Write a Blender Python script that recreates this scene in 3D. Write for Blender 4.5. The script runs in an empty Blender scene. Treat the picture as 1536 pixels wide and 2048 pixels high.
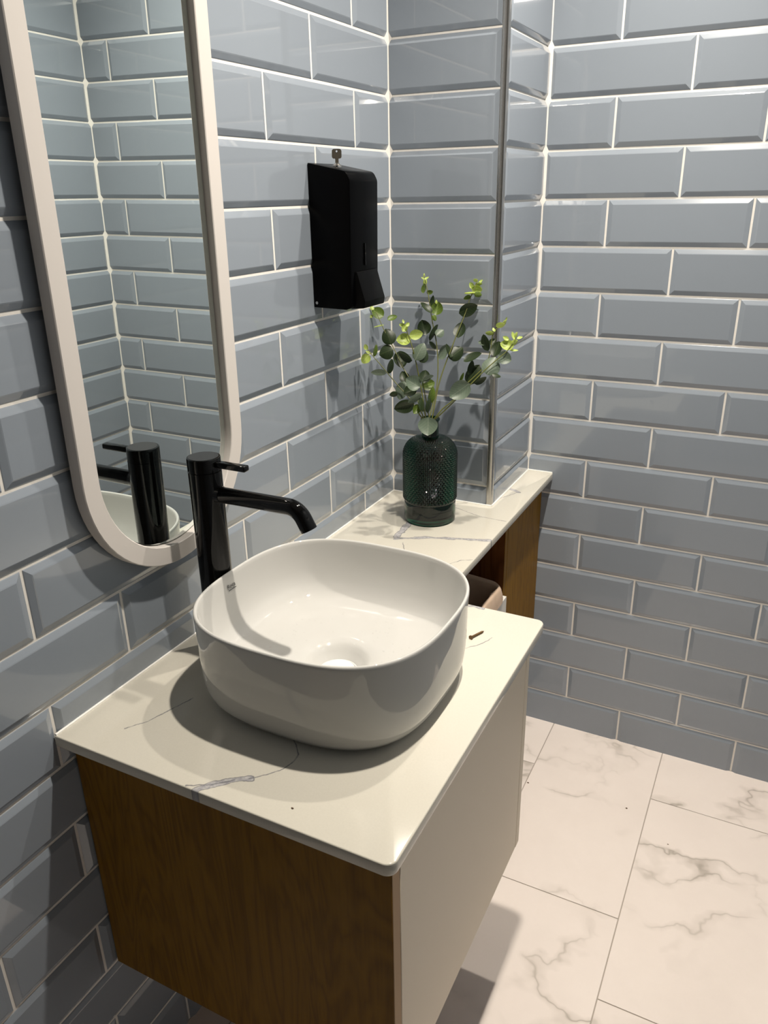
import bpy, bmesh, math, random
from mathutils import Vector, Matrix
random.seed(7)
scene = bpy.context.scene
COL = scene.collection

# ------------------------------------------------------------------ camera
CAM = Vector((0.81202, -1.9058, 1.44908)); YAW, PITCH, ROLL, FPX = -0.47705, -0.38653, -0.01867, 1560.28
_f = Vector((math.sin(YAW)*math.cos(PITCH), math.cos(YAW)*math.cos(PITCH), math.sin(PITCH)))
_r = Vector((math.cos(YAW), -math.sin(YAW), 0)); _u = _r.cross(_f)
CR = _r*math.cos(ROLL) + _u*math.sin(ROLL); CU = _u*math.cos(ROLL) - _r*math.sin(ROLL); CF = _f
cd = bpy.data.cameras.new('camera'); cam = bpy.data.objects.new('camera', cd); COL.objects.link(cam)
cam.matrix_world = Matrix(((CR.x, CU.x, -CF.x, CAM.x), (CR.y, CU.y, -CF.y, CAM.y), (CR.z, CU.z, -CF.z, CAM.z), (0, 0, 0, 1)))
cd.sensor_fit = 'HORIZONTAL'; cd.sensor_width = 36.0; cd.lens = 36.0*FPX/1536; cd.clip_start = 0.02
scene.camera = cam

# ------------------------------------------------------------------ world, view, light paths
w = bpy.data.worlds.new('world'); scene.world = w; w.use_nodes = True
w.node_tree.nodes['Background'].inputs[0].default_value = (0.9, 0.95, 1.0, 1); w.node_tree.nodes['Background'].inputs[1].default_value = 0.02
scene.view_settings.view_transform = 'Standard'; scene.view_settings.look = 'None'
scene.view_settings.exposure = 0.04; scene.view_settings.gamma = 1.0; scene.view_settings.use_curve_mapping = False
cy = scene.cycles
cy.max_bounces = 8; cy.diffuse_bounces = 4; cy.glossy_bounces = 5; cy.transmission_bounces = 7; cy.transparent_max_bounces = 8
cy.caustics_reflective = True; cy.caustics_refractive = True; cy.blur_glossy = 0.15
cy.sample_clamp_indirect = 20.0; cy.use_denoising = True
LIGHT_W = (9.2, 14.2); LIGHT_COL = (1.0, 0.915, 0.80); LIGHT_D = 0.042
LIGHTS = [(0.565, -0.33), (0.565, -0.91)]

# ------------------------------------------------------------------ measures (metres); back wall y=0, left wall x=0, floor z=0
XC, YC = 0.25336, -0.28524           # boxed-in corner column
W_ROOM, Y_FRONT, Z_CEIL = 1.105, -2.75, 2.41
VM, HM = 0.1025, 0.30118             # tile pitch
Z0 = 1.7385                          # a horizontal joint
T = 0.772                            # worktop height

def bp(u, v, ax, val):               # pixel of the photograph -> point on an axis plane
    d = CF + CR*((u-768)/FPX) + CU*((1024-v)/FPX); i = 'xyz'.index(ax)
    return CAM + d*((val-CAM[i])/d[i])

# ------------------------------------------------------------------ helpers
def obj(name, me, mat=None, parent=None, label=None, cat=None, group=None, kind=None, smooth=False):
    o = bpy.data.objects.new(name, me); COL.objects.link(o)
    if mat is not None and me is not None:
        if not me.materials: me.materials.append(mat)
    if parent is not None: o.parent = parent
    tag(o, label, cat, group, kind)
    if smooth and me is not None:
        me.polygons.foreach_set('use_smooth', [True]*len(me.polygons))
    return o
def tag(o, label=None, cat=None, group=None, kind=None):
    if label: o['label'] = label
    if cat: o['category'] = cat
    if group: o['group'] = group
    if kind: o['kind'] = kind
    return o
def empty(name, loc, label=None, cat=None, group=None):
    o = bpy.data.objects.new(name, None); COL.objects.link(o); o.location = loc; o.empty_display_size = 0.05
    return tag(o, label, cat, group)
def put(o, parent, thing_loc):       # parts are modelled in world space: shift into the thing's space
    o.parent = parent; o.location = -Vector(thing_loc); return o
def sub(o, part):                    # a piece of a part: same space as the part
    o.parent = part; o.location = (0, 0, 0); return o
def mesh(name, vs, fs):
    me = bpy.data.meshes.new(name); me.from_pydata([tuple(v) for v in vs], [], fs); me.update(); return me
def bm_mesh(name, bm, smooth_angle=None):
    bmesh.ops.recalc_face_normals(bm, faces=bm.faces)
    me = bpy.data.meshes.new(name); bm.to_mesh(me); bm.free()
    if smooth_angle is not None:
        me.polygons.foreach_set('use_smooth', [True]*len(me.polygons))
        me.set_sharp_from_angle(angle=math.radians(smooth_angle))
    return me
def box_bm(x0, x1, y0, y1, z0, z1, bev=0.0, seg=2):
    bm = bmesh.new(); bmesh.ops.create_cube(bm, size=1)
    for v in bm.verts:
        v.co = Vector(((x0+x1)/2 + v.co.x*(x1-x0), (y0+y1)/2 + v.co.y*(y1-y0), (z0+z1)/2 + v.co.z*(z1-z0)))
    if bev: bmesh.ops.bevel(bm, geom=list(bm.edges), offset=bev, segments=seg, profile=0.5, affect='EDGES')
    return bm
def box(name, x0, x1, y0, y1, z0, z1, bev=0.0, seg=2):
    return bm_mesh(name, box_bm(x0, x1, y0, y1, z0, z1, bev, seg), 40 if bev else None)
def prism(name, outline, z0, z1, bev=0.0, seg=2, map_=None, ang=40):
    bm = bmesh.new(); vs = [bm.verts.new((x, y, z0)) for x, y in outline]; f = bm.faces.new(vs)
    r = bmesh.ops.extrude_face_region(bm, geom=[f]); top = [g for g in r['geom'] if isinstance(g, bmesh.types.BMVert)]
    for v in top: v.co.z = z1
    bmesh.ops.recalc_face_normals(bm, faces=bm.faces)
    if bev:
        es = [e for e in bm.edges if abs(e.verts[0].co.z - e.verts[1].co.z) < 1e-7]
        bmesh.ops.bevel(bm, geom=es, offset=bev, segments=seg, profile=0.5, affect='EDGES')
    if map_:
        for v in bm.verts: v.co = Vector(map_(v.co))
    return bm_mesh(name, bm, ang)
def rounded(pts, radii, n=8):        # polygon with rounded corners
    out = []; N = len(pts)
    for i in range(N):
        p = Vector(pts[i]); r = radii[i]
        if r <= 0: out.append(tuple(p)); continue
        a = (Vector(pts[i-1])-p).normalized(); b = (Vector(pts[(i+1) % N])-p).normalized()
        half = a.angle(b)/2; d = r/math.tan(half); c = p+(a+b).normalized()*(r/math.sin(half))
        s = p+a*d-c; e = p+b*d-c; ang = math.atan2(s.x*e.y-s.y*e.x, s.dot(e)); a0 = math.atan2(s.y, s.x)
        for k in range(n+1):
            t = a0+ang*k/n; out.append((c.x+r*math.cos(t), c.y+r*math.sin(t)))
    return out
def lathe(name, prof, n=48, center=(0, 0, 0), cap0=True, cap1=True, ang=35):
    vs, fs = [], []
    for r, z in prof:
        for k in range(n):
            t = 2*math.pi*k/n; vs.append((center[0]+r*math.cos(t), center[1]+r*math.sin(t), center[2]+z))
    for i in range(len(prof)-1):
        for k in range(n):
            a = i*n+k; b = i*n+(k+1) % n; fs.append((a, b, b+n, a+n))
    if cap0: fs.append(tuple(range(n-1, -1, -1)))
    if cap1: fs.append(tuple(range((len(prof)-1)*n, len(prof)*n)))
    me = mesh(name, vs, fs); me.polygons.foreach_set('use_smooth', [True]*len(me.polygons)); me.set_sharp_from_angle(angle=math.radians(ang)); return me
def tube(name, pts, rads, n=16, ang=50, squash=1.0):
    pts = [Vector(p) for p in pts]; vs, fs = [], []
    t0 = (pts[1]-pts[0]).normalized(); up = Vector((0, 0, 1)) if abs(t0.z) < 0.9 else Vector((0, 1, 0))
    nrm = (up - t0*up.dot(t0)).normalized()
    for i, p in enumerate(pts):
        t = ((pts[i+1]-p) if i == 0 else (p-pts[i-1]) if i == len(pts)-1 else (pts[i+1]-pts[i-1])).normalized()
        nrm = (nrm - t*nrm.dot(t)).normalized(); bi = t.cross(nrm); r = rads[i] if hasattr(rads, '__len__') else rads
        for k in range(n):
            a = 2*math.pi*k/n; vs.append(p+nrm*(r*math.cos(a)*squash)+bi*(r*math.sin(a)))
    for i in range(len(pts)-1):
        for k in range(n):
            a = i*n+k; b = i*n+(k+1) % n; fs.append((a, b, b+n, a+n))
    fs.append(tuple(range(n-1, -1, -1))); fs.append(tuple(range((len(pts)-1)*n, len(pts)*n)))
    me = mesh(name, vs, fs); me.polygons.foreach_set('use_smooth', [True]*len(me.polygons)); me.set_sharp_from_angle(angle=math.radians(ang)); return me

# ------------------------------------------------------------------ materials
class NT:
    def __init__(s, name):
        s.m = bpy.data.materials.new(name); s.m.use_nodes = True; s.t = s.m.node_tree; s.b = s.t.nodes['Principled BSDF']
    def n(s, typ, **kw):
        nd = s.t.nodes.new('ShaderNode'+typ)
        for k, v in kw.items(): setattr(nd, k, v)
        return nd
    def l(s, a, b): s.t.links.new(a, b)
    def val(s, sock, v):
        if hasattr(v, 'links'): s.l(v, sock)
        else: sock.default_value = v
    def math(s, op, a, b=None, c=None, clamp=False):
        nd = s.n('Math', operation=op, use_clamp=clamp); s.val(nd.inputs[0], a)
        if b is not None: s.val(nd.inputs[1], b)
        if c is not None: s.val(nd.inputs[2], c)
        return nd.outputs[0]
    def vm(s, op, a, b=None, out=0, scale=None):
        nd = s.n('VectorMath', operation=op); s.val(nd.inputs[0], a)
        if b is not None: s.val(nd.inputs[1], b)
        if scale is not None: s.val(nd.inputs['Scale'], scale)
        return nd.outputs[out]
    def mix(s, f, a, b):
        nd = s.n('Mix', data_type='RGBA'); s.val(nd.inputs[0], f); s.val(nd.inputs[6], a); s.val(nd.inputs[7], b); return nd.outputs[2]
    def ramp(s, f, stops):
        nd = s.n('ValToRGB'); s.l(f, nd.inputs[0]); e = nd.color_ramp.elements
        for i, (p, c) in enumerate(stops):
            el = e[i] if i < 2 else e.new(p)
            el.position = p; el.color = c if len(c) == 4 else (*c, 1)
        return nd.outputs[0]
    def noise(s, vec, scale, detail=4, rough=0.5, dist=0.0):
        nd = s.n('TexNoise'); s.l(vec, nd.inputs['Vector']); nd.inputs['Scale'].default_value = scale
        nd.inputs['Detail'].default_value = detail; nd.inputs['Roughness'].default_value = rough; nd.inputs['Distortion'].default_value = dist
        return nd.outputs
    def coord(s, k='Object'): return s.n('TexCoord').outputs[k]
    def geo(s): return s.n('NewGeometry').outputs['Position']
    def bump(s, h, strength, dist=0.001):
        nd = s.n('Bump'); s.l(h, nd.inputs['Height']); nd.inputs['Strength'].default_value = strength; nd.inputs['Distance'].default_value = dist
        s.l(nd.outputs[0], s.b.inputs['Normal'])
    def base(s, c): s.val(s.b.inputs['Base Color'], c if hasattr(c, 'links') else ((*c, 1) if len(c) == 3 else c)); return s
    def set(s, **kw):
        for k, v in kw.items(): s.val(s.b.inputs[k.replace('_', ' ')], v)
        return s
def plain(name, c, rough=0.5, metal=0.0, **kw): return NT(name).base(c).set(Roughness=rough, Metallic=metal, **kw).m

def mk_tile():
    t = NT('glazed_tile'); oi = t.n('ObjectInfo').outputs['Random']
    v = t.math('MULTIPLY_ADD', oi, 0.05, 0.975); c = t.vm('SCALE', (0.270, 0.306, 0.352), scale=v)
    t.base(c).set(Roughness=0.22, IOR=1.52, Specular_IOR_Level=0.25, Coat_Weight=1.0, Coat_Roughness=0.03, Coat_IOR=1.5)
    h = t.noise(t.geo(), 9.0, 2, 0.4)['Fac']; t.bump(h, 0.05, 0.01); return t.m
def mk_grout():
    t = NT('grout'); f = t.noise(t.geo(), 120, 3)['Fac']
    t.base(t.mix(f, (0.76, 0.73, 0.68, 1), (0.86, 0.83, 0.78, 1))).set(Roughness=0.85); t.bump(f, 0.3, 0.0006); return t.m
def mk_floor():
    t = NT('floor_marble'); oi = t.n('ObjectInfo'); off = t.vm('SCALE', (7.3, 3.1, 1.7), scale=t.math('MULTIPLY', oi.outputs['Random'], 11.0))
    p = t.vm('ADD', t.geo(), off)
    wv = t.noise(p, 2.2, 5, 0.6)['Color']; wp = t.vm('ADD', p, t.vm('SCALE', t.vm('SUBTRACT', wv, (0.5, 0.5, 0.5)), scale=0.35))
    wp = t.vm('MULTIPLY', wp, (1.0, 1.7, 1.0))
    n1 = t.noise(wp, 2.6, 3, 0.5)['Fac']; d = t.math('ABSOLUTE', t.math('SUBTRACT', n1, 0.5))
    vein = t.ramp(d, [(0.0, (1, 1, 1)), (0.012, (0.35, 0.35, 0.35)), (0.05, (0, 0, 0))])
    msk = t.ramp(t.noise(p, 3.4, 3)['Fac'], [(0.42, (0, 0, 0)), (0.58, (1, 1, 1))])
    n2 = t.noise(p, 5, 6, 0.65)['Fac']
    c = t.mix(n2, (0.75, 0.675, 0.625, 1), (0.87, 0.795, 0.745, 1))
    c = t.mix(t.math('MULTIPLY', t.math('MULTIPLY', vein, msk), 0.72), c, (0.30, 0.26, 0.21, 1))
    t.base(c).set(Roughness=0.22); return t.m
def seg_dist(t, p, a, b):
    a = Vector(a); b = Vector(b); ba = b-a
    pa = t.vm('SUBTRACT', p, tuple(a)); h = t.math('MULTIPLY', t.vm('DOT_PRODUCT', pa, tuple(ba), out=1), 1.0/max(ba.length_squared, 1e-9), clamp=True)
    return t.vm('LENGTH', t.vm('SUBTRACT', pa, t.vm('SCALE', tuple(ba), scale=h)), out=1)
def mk_quartz(veins):
    t = NT('white_quartz'); g = t.geo(); sep = t.n('SeparateXYZ'); t.l(g, sep.inputs[0])
    flat = t.n('CombineXYZ'); t.l(sep.outputs[0], flat.inputs[0]); t.l(sep.outputs[1], flat.inputs[1])
    p = flat.outputs[0]; wv = t.noise(p, 45, 3, 0.6)['Color']
    wp = t.vm('ADD', p, t.vm('SCALE', t.vm('SUBTRACT', wv, (0.5, 0.5, 0.0)), scale=0.008))
    wp = t.vm('MULTIPLY', wp, (1, 1, 0))
    wn = t.noise(p, 28, 2)['Fac']
    line = None; band = None
    for pts, wd in veins:
        dmin = None
        for a, b in zip(pts[:-1], pts[1:]):
            d = seg_dist(t, wp, (a[0], a[1], 0), (b[0], b[1], 0)); dmin = d if dmin is None else t.math('MINIMUM', dmin, d)
        wv_ = t.math('MULTIPLY', t.math('MULTIPLY_ADD', wn, 2.2, -0.35), wd) if wd > 0 else None
        e = t.math('ABSOLUTE', t.math('SUBTRACT', dmin, wv_)) if wd > 0 else dmin
        l = t.math('SUBTRACT', 1.0, t.math('DIVIDE', e, 0.0012 if wd > 0 else 0.0014), clamp=True)
        line = l if line is None else t.math('MAXIMUM', line, l)
        if wd > 0:
            k = t.math('MULTIPLY', t.math('SUBTRACT', wv_, dmin), 1200.0, clamp=True)
            band = k if band is None else t.math('MAXIMUM', band, k)
    sp = t.noise(g, 420, 2)['Fac']; c = t.mix(sp, (0.565, 0.540, 0.470, 1), (0.615, 0.588, 0.512, 1))
    mott = t.ramp(t.noise(p, 160, 4, 0.6)['Fac'], [(0.35, (0.24, 0.24, 0.27)), (0.7, (0.50, 0.49, 0.49))])
    c = t.mix(t.math('MULTIPLY', band, 0.9), c, mott)
    brk = t.ramp(t.noise(p, 60, 2)['Fac'], [(0.3, (0.4, 0.4, 0.4)), (0.5, (1, 1, 1))])
    c = t.mix(t.math('MULTIPLY', t.math('MULTIPLY', line, brk), 0.95), c, (0.13, 0.13, 0.15, 1))
    t.base(c).set(Roughness=0.08); return t.m
def mk_wood(name, c0, c1, c2, vertical=True, rough=0.45):
    t = NT(name); g = t.geo()
    s1 = (14, 14, 1.6) if vertical else (14, 1.6, 14)
    p = t.vm('MULTIPLY', g, s1); n1 = t.noise(p, 1.0, 3, 0.5, 1.2)['Fac']
    rings = t.math('FRACT', t.math('MULTIPLY', n1, 9.0)); rg = t.math('ABSOLUTE', t.math('SUBTRACT', rings, 0.5))
    p2 = t.vm('MULTIPLY', g, (220, 220, 9) if vertical else (220, 9, 220)); n2 = t.noise(p2, 1.0, 3)['Fac']
    f = t.math('ADD', t.math('MULTIPLY', rg, 0.7), t.math('MULTIPLY', n2, 0.55))
    c = t.ramp(f, [(0.15, c0), (0.45, c1), (0.8, c2)])
    t.base(c).set(Roughness=rough, Specular_IOR_Level=0.15); t.bump(n2, 0.08, 0.0005); return t.m
M = {}
M['tile'] = mk_tile(); M['grout'] = mk_grout(); M['floor'] = mk_floor()
M['floor_grout'] = plain('floor_grout', (0.40, 0.355, 0.31), 0.9)
M['paint'] = plain('ceiling_paint', (0.50, 0.49, 0.47), 0.9); M['front'] = plain('front_wall_paint', (0.13, 0.12, 0.105), 0.8)
M['wood'] = mk_wood('wood_veneer', (0.135, 0.060, 0.001), (0.200, 0.096, 0.003), (0.245, 0.122, 0.005))
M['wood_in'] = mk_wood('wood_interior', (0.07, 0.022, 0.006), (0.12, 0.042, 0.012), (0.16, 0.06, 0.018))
M['edge'] = plain('panel_edge_band', (0.46, 0.29, 0.15), 0.6)
M['door'] = plain('white_laminate', (0.80, 0.70, 0.55), 0.45)
M['ceramic'] = NT('white_ceramic').base((0.53, 0.525, 0.505)).set(Roughness=0.02, IOR=1.5).m
M['black'] = NT('gloss_black').base((0.002, 0.002, 0.002)).set(Roughness=0.05, IOR=1.45, Specular_IOR_Level=0.4).m
M['black_matt'] = NT('black_plastic').base((0.002, 0.002, 0.0022)).set(Roughness=0.30, IOR=1.45, Specular_IOR_Level=0.12).m
M['black_side'] = NT('black_plastic_satin').base((0.0008, 0.0008, 0.001)).set(Roughness=0.28, IOR=1.45, Specular_IOR_Level=0.08).m
M['cap'] = NT('satin_dark').base((0.012, 0.012, 0.013)).set(Roughness=0.35).m
M['chrome'] = plain('polished_steel', (0.62, 0.60, 0.57), 0.18, 1.0)
M['trim'] = plain('brushed_trim', (0.50, 0.49, 0.47), 0.25, 1.0)
M['key'] = plain('key_metal', (0.30, 0.27, 0.22), 0.4, 1.0)
M['frame'] = NT('powder_coat').base((0.66, 0.62, 0.585)).set(Roughness=0.55).m
M['mirror'] = plain('mirror_glass', (0.83, 0.89, 0.87), 0.0, 1.0)
M['gap'] = plain('mirror_gap', (0.05, 0.05, 0.05), 0.4, 0.3)
M['sealant'] = plain('sealant', (0.80, 0.78, 0.74), 0.35)
M['white'] = plain('white_box', (0.72, 0.70, 0.66), 0.5)
M['stem'] = plain('stem', (0.095, 0.105, 0.018), 0.5)
M['screw'] = plain('brass_screw', (0.13, 0.075, 0.03), 0.45, 0.6)
M['crumb'] = plain('crumb', (0.10, 0.055, 0.03), 0.8)
M['ink'] = plain('print_ink', (0.06, 0.06, 0.065), 0.5)
M['drain'] = plain('drain_white', (0.70, 0.69, 0.67), 0.1)
def mk_cloth():
    t = NT('liner_cloth'); g = t.geo(); n = t.noise(g, 35, 4)['Fac']
    t.base(t.mix(n, (0.44, 0.32, 0.23, 1), (0.62, 0.47, 0.36, 1))).set(Roughness=0.95); t.bump(t.noise(g, 700, 2)['Fac'], 0.4, 0.001); return t.m
M['cloth'] = mk_cloth()
def mk_leaf(name, c, pale):
    t = NT(name); p = t.coord('Object'); sx = t.n('SeparateXYZ'); t.l(p, sx.inputs[0])
    ay = t.math('ABSOLUTE', sx.outputs[1]); rib = t.math('SUBTRACT', 1.0, t.math('DIVIDE', ay, 0.0008), clamp=True)
    q = t.math('SUBTRACT', sx.outputs[0], t.math('MULTIPLY', ay, 0.9)); fr = t.math('ABSOLUTE', t.math('SUBTRACT', t.math('FRACT', t.math('DIVIDE', q, 0.0062)), 0.5))
    side = t.math('SUBTRACT', 1.0, t.math('DIVIDE', fr, 0.07), clamp=True)
    f = t.math('MAXIMUM', t.math('MULTIPLY', rib, 0.8), t.math('MULTIPLY', side, 0.45))
    n = t.noise(t.geo(), 140, 3)['Fac']; cc = t.mix(n, tuple(x*0.75 for x in c)+(1,), tuple(min(1, x*1.2) for x in c)+(1,))
    t.base(t.mix(f, cc, (*pale, 1))).set(Roughness=0.42, Subsurface_Weight=0.0)
    tr = t.n('BsdfTranslucent'); t.l(t.mix(f, cc, (*pale, 1)), tr.inputs[0]); ms = t.n('MixShader'); ms.inputs[0].default_value = 0.28
    t.l(t.b.outputs[0], ms.inputs[1]); t.l(tr.outputs[0], ms.inputs[2]); t.l(ms.outputs[0], t.t.nodes['Material Output'].inputs[0]); return t.m
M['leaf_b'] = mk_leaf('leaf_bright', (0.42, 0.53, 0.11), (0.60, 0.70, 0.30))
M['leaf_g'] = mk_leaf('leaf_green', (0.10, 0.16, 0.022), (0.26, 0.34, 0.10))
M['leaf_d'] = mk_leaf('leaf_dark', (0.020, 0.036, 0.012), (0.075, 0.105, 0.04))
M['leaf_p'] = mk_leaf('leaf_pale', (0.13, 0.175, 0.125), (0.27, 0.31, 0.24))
def mk_glass():
    t = NT('green_glass'); t.base((0.003, 0.078, 0.043)).set(Roughness=0.03, IOR=1.5, Specular_IOR_Level=0.22, Transmission_Weight=1.0); return t.m
M['glass'] = mk_glass()
def mk_emit():
    t = NT('lamp_lens'); t.base((0.9, 0.9, 0.85)).set(Emission_Color=(1.0, 0.93, 0.83, 1), Emission_Strength=6.0); return t.m
M['lens'] = mk_emit()
def mk_water():
    t = NT('water'); tp = t.n('BsdfTransparent'); gl = t.n('BsdfGlossy'); gl.inputs['Roughness'].default_value = 0.05
    ms = t.n('MixShader'); ms.inputs[0].default_value = 0.06
    t.l(tp.outputs[0], ms.inputs[1]); t.l(gl.outputs[0], ms.inputs[2]); t.l(ms.outputs[0], t.t.nodes['Material Output'].inputs[0]); return t.m
M['water'] = mk_water()

# ------------------------------------------------------------------ walls with bevelled tiles
def frange_rows():
    rows = []; k = -8
    while True:
        zt = Z0-(k-1)*VM; zb = Z0-k*VM
        if zt <= 0.01: break
        if zb < Z_CEIL: rows.append((k, max(zb, 0.0), min(zt, Z_CEIL), zb < 0, zt > Z_CEIL))
        k += 1
    return rows
ROWS = frange_rows(); TILE_CACHE = {}
G = 0.0023                            # half a joint
def tile_mesh(wd, ht, cl, cr, cb, ct):
    key = (round(wd, 4), round(ht, 4), cl, cr, cb, ct)
    if key in TILE_CACHE: return TILE_CACHE[key]
    x0, x1, y0, y1 = -wd/2, wd/2, -ht/2, ht/2; B = 0.0088; H0, H1, H2 = 0.0004, 0.0042, 0.0048
    def ring(l, h):
        return [(x0+(0 if cl else l), y0+(0 if cb else l), h), (x1-(0 if cr else l), y0+(0 if cb else l), h), (x1-(0 if cr else l), y1-(0 if ct else l), h), (x0+(0 if cl else l), y1-(0 if ct else l), h)]
    vs = ring(0, 0)
    def hgt(i, l, h):
        return h
    vs += ring(0, H0) + ring(0.0010, H0+0.0006) + ring(B, H1+0.0001) + ring(B+0.0016, H2)
    # cut sides stay straight up to full height: lift their rim
    fs = [(3, 2, 1, 0)]
    for r in range(4):
        for k in range(4):
            a = r*4+k; b = r*4+(k+1) % 4; fs.append((a, b, b+4, a+4))
    fs.append((16, 17, 18, 19))
    me = mesh('tile_mesh', vs, fs); me.materials.append(M['tile']); TILE_CACHE[key] = me; return me
def lay(parent, origin, udir, nrm, u0, u1, joints_even, joints_odd, name='tile', cut0=True, cut1=True, skip=None):
    udir = Vector(udir); nrm = Vector(nrm); up = Vector((0, 0, 1)); flip = udir.cross(up).dot(nrm) < 0
    for k, zb, zt, cutb, cutt in ROWS:
        js = [j for j in (joints_even if k % 2 == 0 else joints_odd) if u0+0.004 < j < u1-0.004]
        edges = [u0]+sorted(js)+[u1]
        for i in range(len(edges)-1):
            a, b = edges[i]+G, edges[i+1]-G; zb2 = zb+(0.0 if cutb else G); zt2 = zt-(0.0 if cutt else G)
            full = abs((b-a+2*G)-HM) < 0.012
            cl = (i == 0 and cut0 and not full); cr = (i == len(edges)-2 and cut1 and not full)
            if skip and skip((a+b)/2, (zb2+zt2)/2): continue
            if flip: me = tile_mesh(b-a, zt2-zb2, cr, cl, cutb, cutt)
            else: me = tile_mesh(b-a, zt2-zb2, cl, cr, cutb, cutt)
            o = bpy.data.objects.new(name, me); COL.objects.link(o); o.parent = parent
            X = udir if not flip else -udir; c = Vector(origin)+udir*((a+b)/2)+up*((zb2+zt2)/2)
            R = Matrix((X, up, nrm)).transposed()
            R = R @ Matrix.Rotation(random.gauss(0, 0.0012), 3, 'X') @ Matrix.Rotation(random.gauss(0, 0.0008), 3, 'Y')
            o.matrix_local = Matrix.Translation(c) @ R.to_4x4()
TH = 0.10
wl = obj('wall_left', box('wall_left', -TH, 0, Y_FRONT, 0, 0, Z_CEIL), M['grout'], kind='structure', label='left wall of glossy grey blue bevelled tiles', cat='wall')
wb = obj('wall_back', box('wall_back', -TH, W_ROOM+TH, 0, TH, 0, Z_CEIL), M['grout'], kind='structure', label='back wall of glossy grey blue bevelled tiles', cat='wall')
wr = obj('wall_right', box('wall_right', W_ROOM, W_ROOM+TH, Y_FRONT, 0, 0, Z_CEIL), M['grout'], kind='structure', label='right wall of bevelled tiles seen in the mirror', cat='wall')
wf = obj('wall_front', box('wall_front', -TH, W_ROOM+TH, Y_FRONT-TH, Y_FRONT, 0, Z_CEIL), M['front'], kind='structure', label='painted wall opposite the tiled back wall', cat='wall')
wc = obj('wall_column', box('wall_column', 0, XC-0.0005, YC+0.0005, 0, 0, Z_CEIL), M['grout'], kind='structure', label='boxed-in corner column clad in bevelled tiles', cat='column')
# left wall: along +y
jb = -0.4285
CJ = 0.0050
lay(wl, (0, 0, 0), (0, 1, 0), (1, 0, 0), Y_FRONT, YC-CJ, [jb-i*HM for i in range(8)], [jb-HM/2-i*HM for i in range(8)])
ja = XC+0.15407
lay(wb, (0, 0, 0), (1, 0, 0), (0, -1, 0), XC+CJ, W_ROOM-CJ, [ja+i*HM for i in range(4)], [ja+HM/2+i*HM for i in range(4)])
lay(wr, (W_ROOM, 0, 0), (0, 1, 0), (-1, 0, 0), Y_FRONT, -CJ, [-0.235-i*HM for i in range(9)], [-0.300-i*HM for i in range(9)])
lay(wc, (0, YC, 0), (1, 0, 0), (0, -1, 0), CJ, XC-0.007, [], [], cut1=False)
lay(wc, (XC, 0, 0), (0, 1, 0), (1, 0, 0), YC+0.007, -CJ, [], [], cut0=False)
def corner_joint(parent, x, y, sx, sy, z0=0.0):
    L = 0.0111; pts = [(x, y), (x+sx*L, y), (x, y+sy*L)]
    if sx*sy < 0: pts = pts[::-1]
    obj('corner_joint', prism('corner_joint', pts, z0, Z_CEIL), M['grout'], parent)
corner_joint(wl, 0, YC, 1, -1, T+0.001); corner_joint(wb, XC, 0, 1, -1, T+0.001); corner_joint(wb, W_ROOM, 0, -1, -1)
# metal corner profile on the column
o = obj('trim_1', prism('trim_1', rounded([(XC-0.0065, YC-0.0058), (XC+0.0058, YC-0.0058), (XC+0.0058, YC+0.0065), (XC, YC+0.0065), (XC, YC), (XC-0.0065, YC)], [0.0005, 0.003, 0.0005, 0, 0, 0], 4), T+0.001, Z_CEIL), M['trim'], kind='structure')
tag(o, 'brushed metal corner profile on the tiled column', 'trim')

# floor
fl = obj('floor', box('floor', -TH, W_ROOM+TH, Y_FRONT, TH, -0.06, -0.0014), M['floor_grout'], kind='structure', label='floor of pale veined marble-look tiles', cat='floor')
FX = [0.0, 0.074, 0.3795, 0.685, 0.990, W_ROOM]
for i in range(5):
    j0 = -0.20 if i % 2 == 1 else -0.60
    if i == 2: j0 = -0.60
    if i == 3: j0 = -0.20
    ys = [0.0]+[j0-0.6*n for n in range(-1, 6) if -0.02 > j0-0.6*n > Y_FRONT]+[Y_FRONT]
    for a, b in zip(ys[:-1], ys[1:]):
        me = box('floor_tile', FX[i]+0.001, FX[i+1]-0.001, b+0.001, a-0.001, -0.0014, 0.0, 0.0005, 1)
        obj('floor_tile', me, M['floor'], fl)
ce = obj('ceiling', box('ceiling', -TH, W_ROOM+TH, Y_FRONT-TH, TH, Z_CEIL, Z_CEIL+0.08), M['paint'], kind='structure', label='plain white ceiling with downlights', cat='ceiling')
dr = empty('door_1', (0.55, Y_FRONT, 0)); tag(dr, 'plain taupe door in the wall opposite the tiled back wall', 'door', kind='structure')
put(obj('door_leaf', box('door_leaf', 0.17, 0.93, Y_FRONT+0.001, Y_FRONT+0.03, 0.006, 2.02, 0.002), M['front']), dr, dr.location)
put(obj('door_frame', box('door_frame', 0.11, 0.165, Y_FRONT+0.001, Y_FRONT+0.04, 0.0, 2.085, 0.002), M['front']), dr, dr.location)
put(obj('door_frame', box('door_frame', 0.935, 0.99, Y_FRONT+0.001, Y_FRONT+0.04, 0.0, 2.085, 0.002), M['front']), dr, dr.location)
put(obj('door_frame', box('door_frame', 0.165, 0.935, Y_FRONT+0.001, Y_FRONT+0.04, 2.025, 2.085, 0.002), M['front']), dr, dr.location)
put(obj('door_handle', tube('door_handle', [(0.24, Y_FRONT+0.03, 1.0), (0.24, Y_FRONT+0.075, 1.0), (0.255, Y_FRONT+0.085, 1.0), (0.36, Y_FRONT+0.085, 1.0)], 0.009), M['chrome']), dr, dr.location)

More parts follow.
